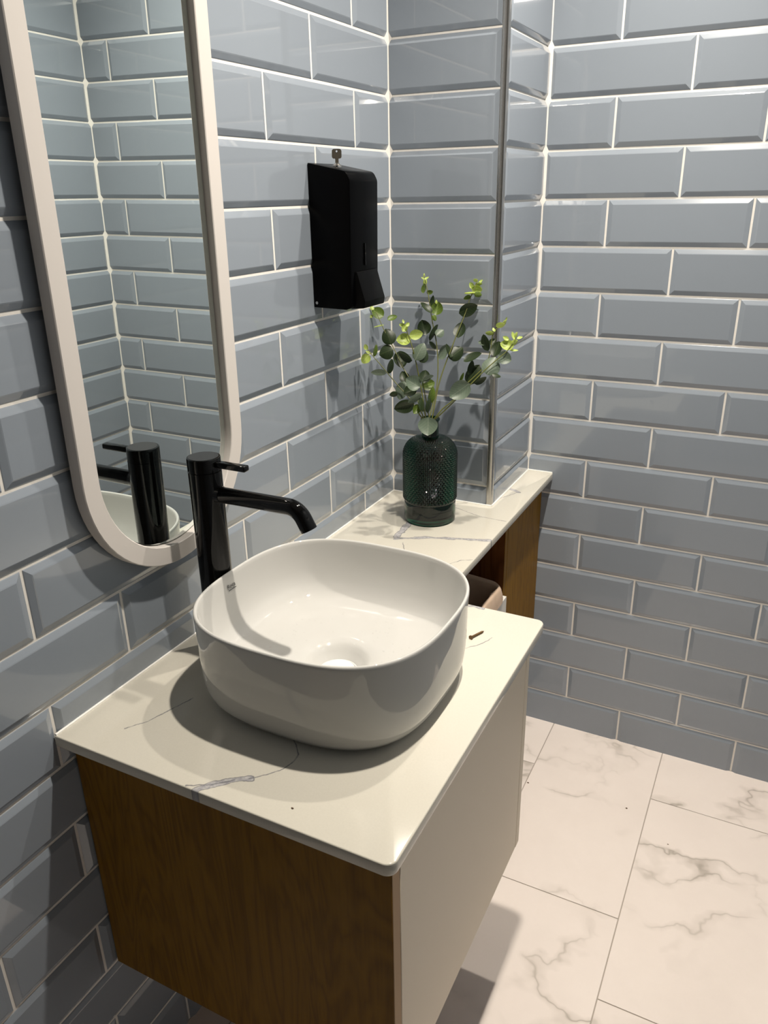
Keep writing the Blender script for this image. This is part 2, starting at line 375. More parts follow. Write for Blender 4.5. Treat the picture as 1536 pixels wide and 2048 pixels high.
# ------------------------------------------------------------------ downlights
for i, (lx, ly) in enumerate(LIGHTS):
    th = empty('ceiling_downlight', (lx, ly, Z_CEIL), ['round recessed downlight in the ceiling beside the back wall', 'round recessed downlight in the ceiling above the washbasin'][i], 'downlight', 'recessed ceiling downlights')
    put(obj('bezel', lathe('bezel', [(0.030, -0.001), (0.044, -0.001), (0.044, -0.004), (0.041, -0.006), (0.032, -0.006), (0.030, -0.004)], 40, (lx, ly, Z_CEIL), False, False), M['paint']), th, th.location)
    put(obj('lens', lathe('lens', [(0.0305, -0.0005), (0.0305, -0.002), (0.029, -0.0022)], 40, (lx, ly, Z_CEIL)), M['lens']), th, th.location)
    ld = bpy.data.lights.new('downlight_beam', 'AREA'); ld.shape = 'DISK'; ld.size = LIGHT_D; ld.energy = LIGHT_W[i]; ld.color = LIGHT_COL; ld.spread = math.radians(125)
    lo = bpy.data.objects.new('downlight_beam', ld); COL.objects.link(lo); lo.location = (lx, ly, Z_CEIL-0.008)

# ------------------------------------------------------------------ worktop (one L-shaped slab)
def zT(u, v): p = bp(u, v, 'z', T); return (p.x, p.y)
VEINS = [([zT(*q) for q in [(583, 1470), (594, 1497), (597, 1509), (588, 1524), (560, 1541), (520, 1553), (498, 1557)]], 0.0),
         ([zT(*q) for q in [(500, 1557), (470, 1561), (430, 1568), (392, 1580), (384, 1592)]], 0.0062),
         ([zT(*q) for q in [(470, 1561), (420, 1570), (372, 1571)]], 0.0),
         ([zT(*q) for q in [(250, 1458), (300, 1441), (340, 1420), (385, 1396)]], 0.0),
         ([zT(*q) for q in [(926, 1298), (955, 1290), (975, 1282), (984, 1275)]], 0.0),
         ([zT(*q) for q in [(936, 1212), (948, 1212), (965, 1217)]], 0.004),
         ([zT(*q) for q in [(818, 1046), (806, 1060), (793, 1074)]], 0.009),
         ([zT(*q) for q in [(790, 1078), (850, 1075), (910, 1077), (978, 1081)]], 0.0065),
         ([zT(*q) for q in [(805, 1085), (808, 1100)]], 0.0),
         ([zT(*q) for q in [(905, 1012), (935, 1024), (960, 1033), (1012, 1043)]], 0.0),
         ([zT(*q) for q in [(910, 1008), (960, 1003), (1000, 996), (1040, 984)]], 0.0),
         ([zT(*q) for q in [(1020, 977), (1038, 985)]], 0.006),
         ([zT(*q) for q in [(900, 1128), (920, 1121), (945, 1120)]], 0.0)]
M['quartz'] = mk_quartz(VEINS)
wx = 0.0056
XR, YN, YF, XS = 0.521, -1.338, -0.752, 0.326
outline = rounded([(wx, YN), (XR, YN), (XR, YF), (XS, YF), (XS, -0.0056), (XC+0.0062, -0.0056), (XC+0.0062, YC-0.0062), (wx, YC-0.0062)], [0, 0.014, 0.014, 0, 0.003, 0, 0, 0], 8)
wt = empty('worktop', ((0.26), -1.0, T-0.018), 'L-shaped white quartz worktop with grey veins carrying basin and vase', 'worktop')
put(obj('slab', prism('slab', outline, T-0.018, T, 0.0018, 2, ang=60), M['quartz']), wt, wt.location)
def bead(pts):
    return tube('sealant_bead', pts, 0.0022, 8)
for a, b in [((wx, YN+0.002), (wx, YC-0.006)), ((wx, YC-0.0062), (XC+0.006, YC-0.0062)), ((XC+0.0062, YC-0.006), (XC+0.0062, -0.006)), ((XC+0.006, -0.0056), (XS-0.002, -0.0056))]:
    put(obj('sealant_bead', bead([(a[0], a[1], T), (b[0], b[1], T)]), M['sealant']), wt, wt.location)

# ------------------------------------------------------------------ vanity cabinet
CX0, CX1, CY0, CY1, CZ0, CZ1 = 0.0065, 0.5075, -1.3125, -0.787, 0.310, T-0.018
va = empty('vanity_cabinet', (0.25, -1.05, CZ0), 'wall-hung vanity cabinet with brown wood sides and white front', 'cabinet')
sp_ = put(obj('side_panel', box('side_panel', CX0, CX1-0.001, CY0, CY0+0.0185, CZ0, CZ1, 0.0006, 1), M['wood']), va, va.location)
sub(obj('edge_band', box('edge_band', CX1-0.001, CX1, CY0+0.0003, CY0+0.0182, CZ0, CZ1), M['edge'], label='light raw edge of the wood side panel'), sp_)
sp_ = put(obj('side_panel', box('side_panel', CX0, CX1-0.001, CY1-0.0185, CY1, CZ0, CZ1, 0.0006, 1), M['wood']), va, va.location)
sub(obj('edge_band', box('edge_band', CX1-0.001, CX1, CY1-0.0182, CY1-0.0003, CZ0, CZ1), M['door']), sp_)
put(obj('bottom_panel', box('bottom_panel', CX0, CX1-0.022, CY0+0.019, CY1-0.019, CZ0+0.002, CZ0+0.02), M['wood']), va, va.location)
put(obj('drawer_front', box('drawer_front', CX1-0.0185, CX1, CY0+0.0205, CY1-0.0195, CZ0+0.001, CZ1-0.003, 0.0008, 1), M['door'], label='plain white handleless front'), va, va.location)

# ------------------------------------------------------------------ shelf cabinet below the narrow part
SX1 = 0.299
sh = empty('shelf_cabinet', (0.15, -0.39, CZ0), 'narrow wooden shelf cabinet with open bay under the worktop end', 'cabinet')
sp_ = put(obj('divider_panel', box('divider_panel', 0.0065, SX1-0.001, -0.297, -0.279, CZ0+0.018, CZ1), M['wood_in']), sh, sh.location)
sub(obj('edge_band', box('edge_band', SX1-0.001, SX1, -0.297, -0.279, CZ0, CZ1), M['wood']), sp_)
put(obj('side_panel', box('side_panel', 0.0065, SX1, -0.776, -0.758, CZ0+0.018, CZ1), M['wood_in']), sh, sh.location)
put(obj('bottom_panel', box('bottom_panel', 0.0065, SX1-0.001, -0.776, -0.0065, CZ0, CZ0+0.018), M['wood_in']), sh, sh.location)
put(obj('front_panel', box('front_panel', SX1-0.018, SX1+0.0005, -0.2785, -0.0065, CZ0, CZ1-0.001, 0.0006, 1), M['wood']), sh, sh.location)

# ------------------------------------------------------------------ basket with liner inside the open bay
bx0, bx1, by0, by1, bz0, bz1 = 0.05, 0.311, -0.735, -0.306, CZ0+0.0185, 0.553
bk = empty('storage_basket', (0.17, -0.52, bz0), 'white storage box with brown cloth liner in the open bay', 'basket')
tk = 0.006
bm = bmesh.new()
for a in ((bx0, bx1, by0, by1, bz0, bz0+tk), (bx0, bx0+tk, by0, by1, bz0+tk, bz1), (bx1-tk, bx1, by0, by1, bz0+tk, bz1), (bx0+tk, bx1-tk, by0, by0+tk, bz0+tk, bz1), (bx0+tk, bx1-tk, by1-tk, by1, bz0+tk, bz1)):
    b2 = box_bm(*a); me_t = bpy.data.meshes.new('t'); b2.to_mesh(me_t); b2.free(); bm.from_mesh(me_t); bpy.data.meshes.remove(me_t)
put(obj('box_body', bm_mesh('box_body', bm), M['white']), bk, bk.location)
rect = rounded([(bx0+0.010, by0+0.010), (bx1-0.010, by0+0.010), (bx1-0.010, by1-0.010), (bx0+0.010, by1-0.010)], [0.03]*4, 6)
# resample the rim
def resample(poly, n):
    P = [Vector(p) for p in poly]; L = [0]
    for a, b in zip(P, P[1:]+P[:1]): L.append(L[-1]+(b-a).length)
    out = []
    for k in range(n):
        s = L[-1]*k/n; i = max(j for j in range(len(P)) if L[j] <= s+1e-9); a = P[i]; b = P[(i+1) % len(P)]; d = L[i+1]-L[i]
        out.append(a+(b-a)*((s-L[i])/d if d > 0 else 0))
    return out
RIM = resample(rect, 120); cen = Vector(((bx0+bx1)/2, (by0+by1)/2)); vs, fs = [], []
prof = [(0.030, -0.215), (0.024, -0.10), (0.012, -0.03), (0.006, -0.008), (-0.001, 0.0), (-0.008, -0.008), (-0.0125, -0.024), (-0.0145, -0.042)]
for k, p in enumerate(RIM):
    a = RIM[(k+1) % 120]-RIM[k-1]; nin = Vector((-a.y, a.x)).normalized()
    if (cen-p).dot(nin) < 0: nin = -nin
    fold = math.sin(k*0.9+1.3*math.sin(k*0.23))
    for j, (ins, dz) in enumerate(prof):
        amp = 0.004 if j < 4 else 0.0012
        q = p+nin*(ins*0.85+(amp*fold if j < 3 else amp*fold*0.6)); vs.append((q.x, q.y, 0.596+dz+(0.003*math.sin(k*0.31+j))))
n = len(prof)
for k in range(120):
    for j in range(n-1):
        a = k*n+j; b = ((k+1) % 120)*n+j; fs.append((a, b, b+1, a+1))
fs.append(tuple(k*n for k in range(120)))
put(obj('cloth_liner', mesh('cloth_liner', vs, fs), M['cloth'], smooth=True, label='brown cloth liner folded over the rim'), bk, bk.location)

# ------------------------------------------------------------------ washbasin
BC = (0.2862, -1.0500); BH = 0.145
def sq(a, n=3.1): 
    c, s = math.cos(a), math.sin(a); return (abs(c)**(2/n)*(1 if c >= 0 else -1), abs(s)**(2/n)*(1 if s >= 0 else -1))
def basin_mesh():
    # (half size, height, superellipse exponent)
    outer = [(0.090, 0.0005, 2.5), (0.150, 0.0005, 2.8), (0.1600, 0.002, 2.85), (0.1690, 0.008, 2.9), (0.1755, 0.018, 2.95), (0.1795, 0.032, 2.95), (0.1815, 0.05, 2.92), (0.1828, 0.075, 2.88), (0.1838, 0.10, 2.85), (0.1845, 0.122, 2.83), (0.1856, 0.134, 2.83), (0.1855, 0.1375, 2.83), (0.1846, 0.1394, 2.83), (0.1832, 0.140, 2.83),
             (0.1816, 0.1394, 2.83), (0.1805, 0.1375, 2.83), (0.1798, 0.132, 2.83), (0.1778, 0.113, 2.83), (0.1740, 0.091, 2.8), (0.1675, 0.0725, 2.78), (0.158, 0.0595, 2.75), (0.146, 0.0510, 2.7), (0.12, 0.0440, 2.6), (0.09, 0.0385, 2.5), (0.066, 0.0345, 2.2), (0.052, 0.0310, 2.0), (0.0465, 0.0275, 2.0), (0.0415, 0.0215, 2.0), (0.0355, 0.0150, 2.0), (0.0318, 0.0120, 2.0), (0.0305, 0.0105, 2.0)]
    N = 128; vs, fs = [], []
    for s, z, e in outer:
        for k in range(N):
            x, y = sq(2*math.pi*k/N, e); vs.append((BC[0]+s*x*0.990, BC[1]+s*y*0.9605, T+z*(BH/0.14 if z > 0.03 else 1.0+(BH/0.14-1)*z/0.03)))
    for i in range(len(outer)-1):
        for k in range(N):
            a = i*N+k; b = i*N+(k+1) % N; fs.append((a, b, b+N, a+N))
    fs.append(tuple(range(N-1, -1, -1))); fs.append(tuple(range((len(outer)-1)*N, len(outer)*N)))
    me = mesh('basin', vs, fs); me.polygons.foreach_set('use_smooth', [True]*len(me.polygons)); me.set_sharp_from_angle(angle=math.radians(60)); return me
ba = empty('washbasin', (BC[0], BC[1], T), 'white ceramic rounded square countertop washbasin', 'washbasin')
bo = put(obj('bowl', basin_mesh(), M['ceramic']), ba, ba.location)
put(obj('drain_ring', lathe('drain_ring', [(0.0300, 0.0110), (0.0300, 0.0130), (0.0285, 0.0135), (0.0275, 0.0125), (0.0275, 0.0110)], 48, (BC[0], BC[1], T), False, False), M['drain']), ba, ba.location)
put(obj('drain_cap', lathe('drain_cap', [(0.022, 0.0110), (0.0255, 0.0115), (0.0265, 0.0137), (0.0255, 0.0155), (0.020, 0.0167), (0.008, 0.0173), (0.001, 0.0174)], 48, (BC[0], BC[1], T)), M['drain']), ba, ba.location)

def text_mesh(s, size):
    cu = bpy.data.curves.new('txt', 'FONT'); cu.body = s; cu.size = size; cu.align_x = 'CENTER'; cu.extrude = 0.0001
    ob = bpy.data.objects.new('txt', cu); COL.objects.link(ob); dg = bpy.context.evaluated_depsgraph_get(); dg.update()
    me = bpy.data.meshes.new_from_object(ob.evaluated_get(dg)); bpy.data.objects.remove(ob); me.name = 'print'; return me
# printed maker's mark on the inner wall beside the tap
def inner_x(y, z):
    z = z*0.14/BH
    s = 0.1798-(0.1798-0.1740)*(0.132-z)/(0.132-0.091); e = 2.83; yy = abs(y-BC[1])/(s*0.9605)
    return BC[0]-0.990*s*(max(0, 1-yy**e))**(1/e)
lm = text_mesh('Roca', 0.0098); ly0, lz0 = -1.064, 0.1215
vs = []
for v in lm.vertices:
    yy = ly0+v.co.x; zz = lz0+v.co.y; vs.append((inner_x(yy, zz)+0.0006+v.co.z, yy, T+zz))
for v, c in zip(lm.vertices, vs): v.co = c
bar = [(-0.0085, -0.0036), (0.0105, -0.0036), (0.0105, -0.0023), (-0.0085, -0.0023)]
bmm = bmesh.new(); bmm.from_mesh(lm)
bmm.faces.new([bmm.verts.new((inner_x(ly0+a, lz0+b)+0.0007, ly0+a, T+lz0+b)) for a, b in bar]); bmm.to_mesh(lm); bmm.free()
sub(obj('printed_mark', lm, M['ink'], label='small dark printed brand lettering'), bo)

# ------------------------------------------------------------------ tap
FX_, FY_ = 0.0738, -1.0535; R_ = 0.0250
fa = empty('basin_tap', (FX_, FY_, T), 'tall glossy black single lever tap beside the basin', 'tap')
put(obj('body', lathe('body', [(0.028, 0.0), (0.028, 0.003), (0.0256, 0.004), (R_, 0.006), (R_, 0.3035), (R_-0.0012, 0.3042), (R_-0.0012, 0.3055), (R_-0.002, 0.3055)], 64, (FX_, FY_, T), True, True), M['black']), fa, fa.location)
cp = put(obj('cap', lathe('cap', [(R_-0.002, 0.3052), (R_, 0.3058), (R_, 0.3232), (R_-0.0006, 0.3244), (R_-0.002, 0.3248)], 64, (FX_, FY_, T)), M['black']), fa, fa.location)
sub(obj('cap_disc', lathe('cap_disc', [(R_-0.0028, 0.3247), (R_-0.0028, 0.3252), (0.001, 0.3252)], 48, (FX_, FY_, T)), M['cap']), cp)
sp = []; z_s = 1.0402; x_b = 0.2185; rb = 0.028
sp = [(FX_+0.02, FY_, z_s), (0.12, FY_, z_s+0.0004), (0.17, FY_, z_s+0.0008), (x_b, FY_, z_s+0.001)]
for k in range(1, 9):
    a = math.radians(62)*k/8; sp.append((x_b+rb*math.sin(a), FY_, z_s+0.001-rb*(1-math.cos(a))))
a = math.radians(62); sp.append((sp[-1][0]+0.018*math.cos(a), FY_, sp[-1][2]-0.018*math.sin(a)))
so_ = put(obj('spout', tube('spout', sp, 0.0122, 28), M['black']), fa, fa.location)
sub(obj('spout_collar', tube('spout_collar', [(FX_+0.021, FY_, z_s), (FX_+0.0285, FY_, z_s)], [0.0142, 0.0128], 28), M['black']), so_)
hd = bmesh.new()
put(obj('lever_handle', bm_mesh('lever_handle', box_bm(FX_+0.02, 0.1515, FY_-0.0062, FY_+0.0062, 1.0835, 1.0925, 0.0022, 3), 40), M['black']), fa, fa.location)

# ------------------------------------------------------------------ mirror
MY, MR, MZ0, MZ1, MD = -1.0675, 0.1735, 0.929, 1.95, 0.0265
def stadium(r, inset=0.0, n=32):
    c0 = MZ0+MR; c1 = MZ1-MR; rr = r-inset; pts = []
    for k in range(n+1): a = math.pi+math.pi*k/n; pts.append((rr*math.cos(a), c0+rr*math.sin(a)))
    for k in range(n+1): a = math.pi*k/n; pts.append((rr*math.cos(a), c1+rr*math.sin(a)))
    return pts
mi = empty('wall_mirror', (0.006, MY, MZ0), 'tall round-ended wall mirror with pale powder-coated frame', 'mirror')
TILT = Matrix.Rotation(0.0093, 3, 'Y') @ Matrix.Rotation(0.0149, 3, 'Z')
def ring_mesh(profile):
    # profile: (inset, depth) loops
    loops = [stadium(MR, i) for i, d in profile]; N = len(loops[0]); vs, fs = [], []
    for lp, (i, d) in zip(loops, profile):
        for y, z in lp: vs.append(Vector((d, y, z-MZ0)))
    for j in range(len(profile)):
        j2 = (j+1) % len(profile)
        for k in range(N):
            a = j*N+k; b = j*N+(k+1) % N; fs.append((a, b, j2*N+(k+1) % N, j2*N+k))
    bm = bmesh.new(); V = [bm.verts.new(TILT @ v) for v in vs]
    for f in fs: bm.faces.new([V[i] for i in f])
    return bm_mesh('mirror_frame', bm, 40)
FW = 0.0288
obj('frame', ring_mesh([(0.001, 0.001), (0, 0.002), (0, MD-0.0075), (0.0012, MD-0.0063), (FW-0.0012, MD-0.0063), (FW, MD-0.0075), (FW, 0.001)]), M['frame'], mi)
def plate(inset, d0, d1):
    lp = stadium(MR, inset); bm = bmesh.new(); a = [bm.verts.new(TILT @ Vector((d0, y, z-MZ0))) for y, z in lp]; b = [bm.verts.new(TILT @ Vector((d1, y, z-MZ0))) for y, z in lp]
    bm.faces.new(a); bm.faces.new(b[::-1]); N = len(lp)
    for k in range(N): bm.faces.new((a[k], a[(k+1) % N], b[(k+1) % N], b[k]))
    return bm_mesh('mirror_plate', bm, 40)
obj('backing', plate(FW+0.0002, 0.003, 0.005), M['gap'], mi)
obj('mirror_glass', plate(FW+0.0022, 0.005, 0.0085), M['mirror'], mi)

# ------------------------------------------------------------------ soap dispenser on the left wall
DY0, DY1, DX, DZ0, DZ1 = -0.617, -0.511, 0.0905, 1.2515, 1.5035
di = empty('soap_dispenser', (0.0056, (DY0+DY1)/2, DZ0), 'black wall-mounted soap dispenser above the shelf', 'dispenser')
side = rounded([(0.0056, DZ0+0.002), (0.075, DZ0), (DX-0.004, DZ0+0.004), (DX, DZ1-0.030), (DX-0.008, DZ1-0.0155), (0.0056, DZ1)], [0.001, 0.004, 0.006, 0.016, 0.014, 0.001], 7)
put(obj('housing', prism('housing', side, DY0, DY1, 0.0012, 2, lambda c: (c.x, c.z, c.y), 35), M['black_side']), di, di.location)
lev = rounded([(DX-0.014, 1.318), (DX+0.0006, 1.318), (DX+0.0165, 1.266), (DX+0.014, 1.2535), (DX-0.014, 1.2515)], [0.0005, 0.001, 0.006, 0.003, 0.0005], 5)
put(obj('push_lever', prism('push_lever', lev, DY0+0.0155, DY1-0.0095, 0.0012, 2, lambda c: (c.x, c.z, c.y), 35), M['black_matt']), di, di.location)
put(obj('level_window', box('level_window', DX-0.003, DX-0.0002+0.0004, -0.5665, -0.5635, 1.3275, 1.3665), M['black']), di, di.location)
for q in ((0.0125, 1.262),):
    put(obj('side_screw', tube('side_screw', [(q[0], DY0+0.001, q[1]), (q[0], DY0-0.0012, q[1])], 0.0028, 16), M['chrome']), di, di.location)
KX, KY, KZ = 0.0365, -0.565, DZ1-0.0055
put(obj('lock', lathe('lock', [(0.0085, -0.004), (0.0085, 0.001), (0.0075, 0.0022), (0.005, 0.0032), (0.0045, 0.0052), (0.001, 0.0052)], 28, (KX, KY, KZ)), M['chrome']), di, di.location)
ko = rounded([(-0.0030, 0.003), (0.0030, 0.003), (0.0030, 0.0105), (0.0086, 0.0105), (0.0088, 0.0265), (-0.0086, 0.0265), (-0.0088, 0.0105), (-0.0030, 0.0105)], [0, 0, 0.001, 0.0035, 0.004, 0.004, 0.0035, 0.001], 5)
bm = bmesh.new()
hole = [(0.0017*math.cos(a*math.pi/6), 0.0225+0.0017*math.sin(a*math.pi/6)) for a in range(12)]
fr = []; bk_ = []
ring_o = ko; 
# plate with a hole: bridge outline and hole with triangle fill
for s, zz in ((1, 0.0009), (-1, -0.0009)):
    vo = [bm.verts.new((x, zz, z)) for x, z in ring_o]; vh = [bm.verts.new((x, zz, z)) for x, z in hole]
    eo = [bm.edges.new((vo[i], vo[(i+1) % len(vo)])) for i in range(len(vo))]; eh = [bm.edges.new((vh[i], vh[(i+1) % 12])) for i in range(12)]
    bmesh.ops.triangle_fill(bm, use_beauty=True, use_dissolve=False, edges=eo+eh); fr.append((vo, vh))
for idx in (0, 1):
    A, B = fr[0][idx], fr[1][idx]; N = len(A)
    for i in range(N): bm.faces.new((A[i], A[(i+1) % N], B[(i+1) % N], B[i]))
rk = Matrix.Rotation(math.radians(22), 3, 'Z')
for v in bm.verts: v.co = rk @ v.co
ke = obj('key', bm_mesh('key', bm), M['key'], label='small metal key standing in the lock of the black dispenser', cat='key'); ke.location = (KX, KY, KZ+0.002)

# ------------------------------------------------------------------ vase
VC = Vector((0.1575, -0.4155)); VR = 0.0575
def vase_mesh():
    NA, vs, fs = 336, [], []
    prof = [(0.0, 0.0012), (0.030, 0.001), (0.050, 0.0), (0.0545, 0.001), (0.0568, 0.004), (VR, 0.009), (VR, 0.044), (VR-0.0006, 0.0475)]
    pat = []
    NZ = 168
    z_a, z_b = 0.049, 0.150; hs = 0.042
    for i in range(NZ+1):
        s = i/NZ; L1 = z_b-z_a; tot = L1+0.062; d = s*tot
        if d < L1: z = z_a+d; r = VR
        else:
            a = min((d-L1)/0.062, 1)*math.pi/2; r = 0.0185+(VR-0.0185)*math.cos(a); z = z_b+hs*math.sin(a)
        pat.append((r, z, d, min(1, (1-s)*6, s*40)))
    for r, z in prof:
        for k in range(NA): t = 2*math.pi*k/NA; vs.append((VC.x+r*math.cos(t), VC.y+r*math.sin(t), T+z))
    NB = 44; ph = 0.0098
    for r, z, d, fade in pat:
        for k in range(NA):
            t = 2*math.pi*k/NA; u = t*NB/(2*math.pi); v = d/ph
            a = abs(((u+v) % 1.0)-0.5)*2; b = abs(((u-v) % 1.0)-0.5)*2      # 1 at cell borders
            bump = ((1-a)*(1-b))**0.65; rr = r+fade*(0.0047*bump-0.0010)*min(1, r/VR*1.05)
            vs.append((VC.x+rr*math.cos(t), VC.y+rr*math.sin(t), T+z))
    top = [(0.0185, 0.196), (0.0182, 0.222), (0.0190, 0.2255), (0.0205, 0.2275), (0.0208, 0.230), (0.0200, 0.232), (0.0175, 0.2325), (0.0158, 0.231), (0.0152, 0.224), (0.0152, 0.192), (0.020, 0.188), (0.034, 0.180), (0.046, 0.168), (0.0525, 0.152), (VR-0.004, 0.145), (VR-0.004, 0.016), (0.048, 0.0115), (0.02, 0.0105), (0.0, 0.0105)]
    for r, z in top:
        for k in range(NA): t = 2*math.pi*k/NA; vs.append((VC.x+r*math.cos(t), VC.y+r*math.sin(t), T+z))
    n = len(prof)+len(pat)+len(top)
    for i in range(n-1):
        for k in range(NA):
            a = i*NA+k; b = i*NA+(k+1) % NA; fs.append((a, b, b+NA, a+NA))
    bm = bmesh.new(); V = [bm.verts.new(v) for v in vs]
    for f in fs: bm.faces.new([V[i] for i in f])
    bmesh.ops.remove_doubles(bm, verts=[v for v in bm.verts if abs(v.co.x-VC.x) < 1e-4 and abs(v.co.y-VC.y) < 1e-4], dist=1e-5)
    return bm_mesh('vase', bm, 28)
ve = empty('glass_vase', (VC.x, VC.y, T), 'dark green glass bottle vase with diamond relief holding eucalyptus', 'vase')
bt_ = put(obj('bottle', vase_mesh(), M['glass']), ve, ve.location)

va0 = math.atan2(CAM.y-VC.y, CAM.x-VC.x)
for zz in (0.0175, 0.0315):
    arc = [(VC.x+(VR+0.0001)*math.cos(va0+0.10+0.85*k/24), VC.y+(VR+0.0001)*math.sin(va0+0.10+0.85*k/24), T+zz) for k in range(25)]
    sub(obj('embossed_line', tube('embossed_line', arc, 0.0007, 6), M['glass']), bt_)
# ------------------------------------------------------------------ eucalyptus sprays
VIEW = CF.copy(); ORG = Vector((VC.x, VC.y, 1.1)); DEPTH0 = (ORG-CAM).dot(CF)
def at(u, v, dd=0.0):
    d = CF+CR*((u-768)/FPX)+CU*((1024-v)/FPX); return CAM+d*(DEPTH0+dd)
PXM = DEPTH0/FPX
LEAF_CACHE = {}
def leaf_mesh(L, Wd, col, cup):
    key = (round(L, 3), round(Wd, 3), col, cup)
    if key in LEAF_CACHE: return LEAF_CACHE[key]
    nu, nv = 10, 6; vs, fs = [], []
    for i in range(nu+1):
        s = i/nu; wv = (math.sin(math.pi*min(1, s**0.85)))**0.62 if 0 < s < 1 else 0.0
        for j in range(nv+1):
            t = -1+2*j/nv; x = s*L; y = t*wv*Wd/2; z = cup*(L*0.16*(s-0.5)**2*2+Wd*0.20*t*t*wv) - cup*0.02*L
            vs.append((x, y, z))
    for i in range(nu):
        for j in range(nv):
            a = i*(nv+1)+j; fs.append((a, a+1, a+nv+2, a+nv+1))
    bm = bmesh.new(); V = [bm.verts.new(v) for v in vs]
    for f in fs: bm.faces.new([V[i] for i in f])
    bmesh.ops.remove_doubles(bm, verts=bm.verts, dist=1e-6)
    me = bm_mesh('leaf', bm); me.polygons.foreach_set('use_smooth', [True]*len(me.polygons)); me.materials.append(M['leaf_'+col]); LEAF_CACHE[key] = me; return me
rl = random.Random(3)
def add_leaf(parent, base, u, v, lpx, wpx, ang, col, dd):
    # centre at pixel (u,v), long axis at image angle ang (degrees, 0=right, 90=up)
    c = at(u, v, dd); a = math.radians(ang); ax = (CR*math.cos(a)+CU*math.sin(a))
    L = max(lpx, wpx*0.9)*PXM*1.06; fore = min(1.0, lpx/max(lpx, wpx*0.9)); real_w = max(wpx, 0.72*lpx)*PXM*1.06; tilt = math.acos(min(1, wpx*PXM*1.06/real_w))
    tilt = max(tilt, 0.12)*(1 if rl.random() < 0.6 else -1)
    ax = (ax+CF*rl.uniform(-0.28, 0.28)).normalized()
    nrm = (-CF - ax*(-CF).dot(ax)).normalized(); nrm = Matrix.Rotation(tilt, 3, ax) @ nrm; bi = nrm.cross(ax)
    R = Matrix((ax, bi, nrm)).transposed(); me = leaf_mesh(round(L, 3), round(real_w, 3), col, rl.choice((0.8, 1.1, -0.7)))
    o = bpy.data.objects.new('leaf', me); COL.objects.link(o); o.parent = parent
    o.matrix_local = Matrix.Translation(c-ax*(L/2)-parent.location) @ R.to_4x4()
    return o
NECK = Vector((VC.x, VC.y, T+0.20)); FOOT = Vector((VC.x, VC.y, T+0.016))
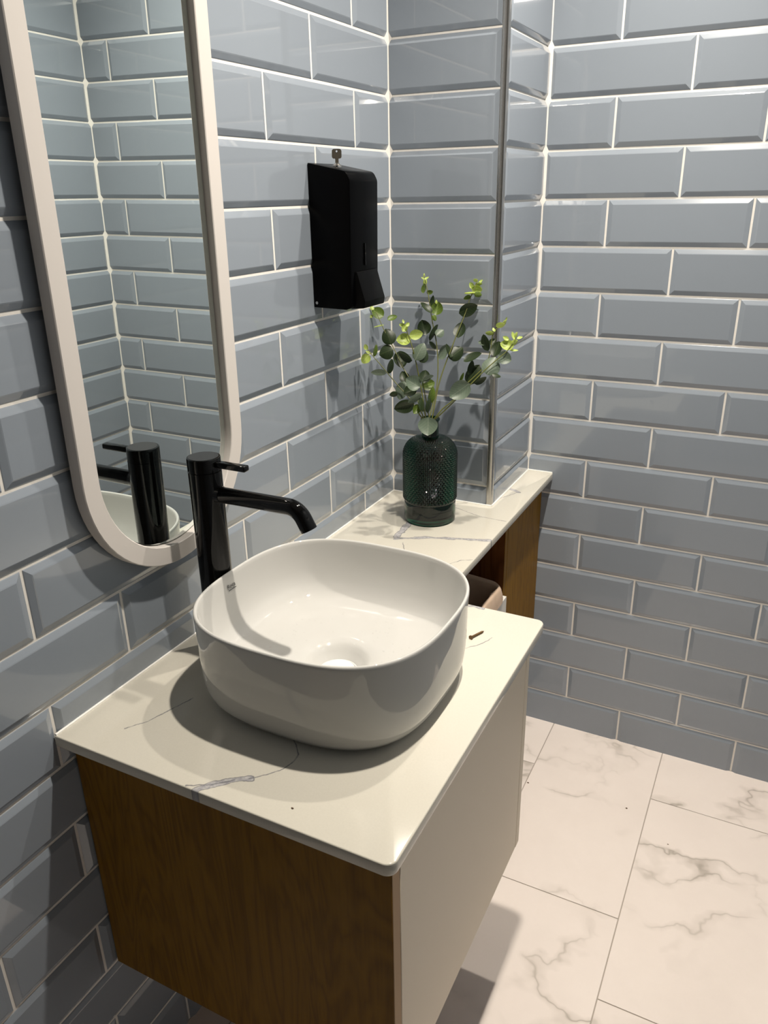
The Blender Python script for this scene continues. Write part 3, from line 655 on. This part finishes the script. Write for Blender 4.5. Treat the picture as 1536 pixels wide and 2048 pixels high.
SPRAYS = [
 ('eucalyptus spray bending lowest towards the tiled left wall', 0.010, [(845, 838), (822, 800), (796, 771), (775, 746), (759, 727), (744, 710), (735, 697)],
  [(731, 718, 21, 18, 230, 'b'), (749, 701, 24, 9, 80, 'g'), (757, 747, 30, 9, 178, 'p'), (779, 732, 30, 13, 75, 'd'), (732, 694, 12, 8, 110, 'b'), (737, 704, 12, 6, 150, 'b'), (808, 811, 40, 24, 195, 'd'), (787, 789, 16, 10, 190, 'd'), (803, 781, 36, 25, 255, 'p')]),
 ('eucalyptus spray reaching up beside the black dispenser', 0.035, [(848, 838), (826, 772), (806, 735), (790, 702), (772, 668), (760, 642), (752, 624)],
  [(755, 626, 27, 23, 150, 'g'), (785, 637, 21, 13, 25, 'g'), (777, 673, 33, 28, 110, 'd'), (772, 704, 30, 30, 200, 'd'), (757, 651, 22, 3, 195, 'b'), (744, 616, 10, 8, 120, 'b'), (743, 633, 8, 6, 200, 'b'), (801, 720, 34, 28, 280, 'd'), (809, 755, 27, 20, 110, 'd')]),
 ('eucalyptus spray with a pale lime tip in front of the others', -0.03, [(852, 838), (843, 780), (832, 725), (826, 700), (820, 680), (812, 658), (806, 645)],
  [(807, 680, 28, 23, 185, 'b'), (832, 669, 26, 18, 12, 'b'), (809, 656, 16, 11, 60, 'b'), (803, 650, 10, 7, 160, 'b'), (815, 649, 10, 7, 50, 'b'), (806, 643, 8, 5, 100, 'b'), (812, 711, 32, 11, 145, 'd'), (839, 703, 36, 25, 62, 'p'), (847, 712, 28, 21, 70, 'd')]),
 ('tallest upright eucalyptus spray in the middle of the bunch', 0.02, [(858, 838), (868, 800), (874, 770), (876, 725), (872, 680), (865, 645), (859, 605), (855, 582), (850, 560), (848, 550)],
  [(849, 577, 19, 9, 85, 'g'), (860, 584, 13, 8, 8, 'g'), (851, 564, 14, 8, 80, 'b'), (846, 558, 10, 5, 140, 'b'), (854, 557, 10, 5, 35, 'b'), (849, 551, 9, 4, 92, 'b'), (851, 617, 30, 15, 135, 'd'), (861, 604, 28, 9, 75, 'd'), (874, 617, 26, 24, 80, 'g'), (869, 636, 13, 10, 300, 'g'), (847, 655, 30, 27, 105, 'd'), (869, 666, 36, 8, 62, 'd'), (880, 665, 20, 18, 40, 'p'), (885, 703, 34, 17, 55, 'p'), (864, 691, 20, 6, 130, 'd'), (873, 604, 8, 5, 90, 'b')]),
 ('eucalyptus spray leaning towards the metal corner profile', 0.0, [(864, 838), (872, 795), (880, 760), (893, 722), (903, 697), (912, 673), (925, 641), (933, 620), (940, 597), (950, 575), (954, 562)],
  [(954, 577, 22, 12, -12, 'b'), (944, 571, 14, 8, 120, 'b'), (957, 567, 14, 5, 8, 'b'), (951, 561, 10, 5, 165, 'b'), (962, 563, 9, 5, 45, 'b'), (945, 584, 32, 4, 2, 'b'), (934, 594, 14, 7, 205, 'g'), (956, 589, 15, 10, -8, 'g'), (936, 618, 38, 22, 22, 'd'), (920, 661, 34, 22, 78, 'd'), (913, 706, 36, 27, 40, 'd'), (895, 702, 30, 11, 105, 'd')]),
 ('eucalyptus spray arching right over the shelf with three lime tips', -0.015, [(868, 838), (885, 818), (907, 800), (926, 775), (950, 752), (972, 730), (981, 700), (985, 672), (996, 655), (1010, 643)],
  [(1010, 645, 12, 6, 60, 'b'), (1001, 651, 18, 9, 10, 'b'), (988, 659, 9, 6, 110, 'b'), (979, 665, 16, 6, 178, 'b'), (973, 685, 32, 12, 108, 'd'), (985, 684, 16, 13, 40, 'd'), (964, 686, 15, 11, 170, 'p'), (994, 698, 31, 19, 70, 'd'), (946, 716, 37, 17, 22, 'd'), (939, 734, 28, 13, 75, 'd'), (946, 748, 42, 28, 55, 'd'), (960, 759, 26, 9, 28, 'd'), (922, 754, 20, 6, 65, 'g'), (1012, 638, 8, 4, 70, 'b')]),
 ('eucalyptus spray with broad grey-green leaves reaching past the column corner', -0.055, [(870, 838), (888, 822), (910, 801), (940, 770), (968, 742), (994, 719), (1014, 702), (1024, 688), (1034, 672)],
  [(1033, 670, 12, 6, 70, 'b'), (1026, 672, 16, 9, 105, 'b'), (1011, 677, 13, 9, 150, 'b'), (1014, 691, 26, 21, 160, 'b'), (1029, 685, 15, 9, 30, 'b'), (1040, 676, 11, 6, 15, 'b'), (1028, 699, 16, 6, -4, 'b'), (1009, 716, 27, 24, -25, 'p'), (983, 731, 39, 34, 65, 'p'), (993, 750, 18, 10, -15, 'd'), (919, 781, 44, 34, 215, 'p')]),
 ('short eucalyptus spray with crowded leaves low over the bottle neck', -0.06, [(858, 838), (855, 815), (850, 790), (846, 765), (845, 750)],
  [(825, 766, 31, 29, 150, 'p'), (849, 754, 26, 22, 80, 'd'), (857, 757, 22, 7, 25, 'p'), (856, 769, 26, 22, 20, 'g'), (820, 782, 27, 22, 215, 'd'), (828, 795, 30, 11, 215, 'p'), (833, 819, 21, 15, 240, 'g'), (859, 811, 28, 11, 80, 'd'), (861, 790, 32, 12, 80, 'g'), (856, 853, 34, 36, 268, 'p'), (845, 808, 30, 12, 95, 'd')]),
]
for lab, dd, path, leaves in SPRAYS:
    eu = empty('eucalyptus_spray', FOOT, lab, 'eucalyptus', 'eucalyptus sprays in the green vase')
    off = Vector((rl.uniform(-0.006, 0.006), rl.uniform(-0.006, 0.006), 0))
    pts = [FOOT+off*2.5, NECK+off*0.8+Vector((0, 0, -0.01)), NECK+off+Vector((0, 0, 0.028))]
    n = len(path)
    for i, (u, v) in enumerate(path): pts.append(at(u, v, dd*min(1, (i+0.3)/3)))
    # smooth (Catmull-Rom)
    sm = []
    for i in range(len(pts)-1):
        p0, p1, p2, p3 = pts[max(i-1, 0)], pts[i], pts[i+1], pts[min(i+2, len(pts)-1)]
        for k in range(3):
            t = k/3; sm.append(0.5*((2*p1)+(p2-p0)*t+(2*p0-5*p1+4*p2-p3)*t*t+(3*p1-p0-3*p2+p3)*t**3))
    sm.append(pts[-1]); rr = [0.0017-(0.0009*i/len(sm)) for i in range(len(sm))]
    put(obj('stem', tube('stem', sm, rr, 7), M['stem']), eu, eu.location)
    for (u, v, l, wd, ang, col) in leaves: add_leaf(eu, None, u, v, l, wd, ang, col, dd+rl.uniform(-0.012, 0.012))

# ------------------------------------------------------------------ small things
s0 = bp(941.5, 1275, 'z', T+0.003); s1 = bp(968, 1262, 'z', T+0.0018); sd = (s1-s0)
sc_ = empty('wood_screw', (s0.x, s0.y, T), 'short brown wood screw lying on the worktop beside the basin', 'screw')
put(obj('screw_head', tube('screw_head', [s0-sd*0.03, s0+sd*0.02, s0+sd*0.12], [0.0036, 0.0036, 0.0018], 16), M['screw']), sc_, sc_.location)
shp, shr = [], []
for k in range(60):
    t = 0.08+0.92*k/59; shp.append(s0+sd*t); shr.append((0.00185 if t < 0.85 else 0.00185*(1.02-t)/0.17)*(1+0.16*math.sin(k*1.55)) if t > 0.35 else 0.00185)
put(obj('screw_shank', tube('screw_shank', shp, shr, 10, 80), M['screw']), sc_, sc_.location)
def crumb(u, v, z, r, label):
    p = bp(u, v, 'z', z); bm = bmesh.new(); bmesh.ops.create_icosphere(bm, subdivisions=1, radius=r)
    for q in bm.verts: q.co = Vector((q.co.x*1.4, q.co.y*rl.uniform(0.6, 0.9), q.co.z*0.6))*rl.uniform(0.85, 1.15)
    o = obj('crumb', bm_mesh('crumb', bm), M['crumb'], label=label, cat='crumb'); o.location = (p.x, p.y, z+r*0.5); return o
crumb(585, 1617, T, 0.0014, 'tiny brown crumb lying on the worktop near its wooden side')
crumb(1253, 1617, 0, 0.0022, 'dark speck lying alone on the marble floor tile before the back wall')
crumb(1336, 1689, 0, 0.0016, 'dark speck on the floor tile beside the long joint')
crumb(1056, 1566, 0, 0.0024, 'dark speck on the floor close to the white cabinet front')
# water drops left in the bowl
rd = random.Random(11); bm = bmesh.new()
for _ in range(150):
    a = rd.uniform(0, 2*math.pi); q = rd.uniform(0.068, 0.118); x, y = q*math.cos(a), q*math.sin(a); r = rd.uniform(0.0006, 0.0017)
    zz = 0.0345+0.004*(q-0.066)/0.024 if q < 0.09 else 0.0385+0.0055*(q-0.09)/0.03
    zz = zz*BH/0.14+0.0003
    mt = Matrix.Translation((BC[0]+x, BC[1]+y, T+zz+r*0.15)) @ Matrix.Diagonal((r, r, r*0.55, 1)); bmesh.ops.create_icosphere(bm, subdivisions=1, radius=1, matrix=mt)
put(obj('water_drops', bm_mesh('water_drops', bm, 80), M['water'], kind='stuff'), ba, ba.location)
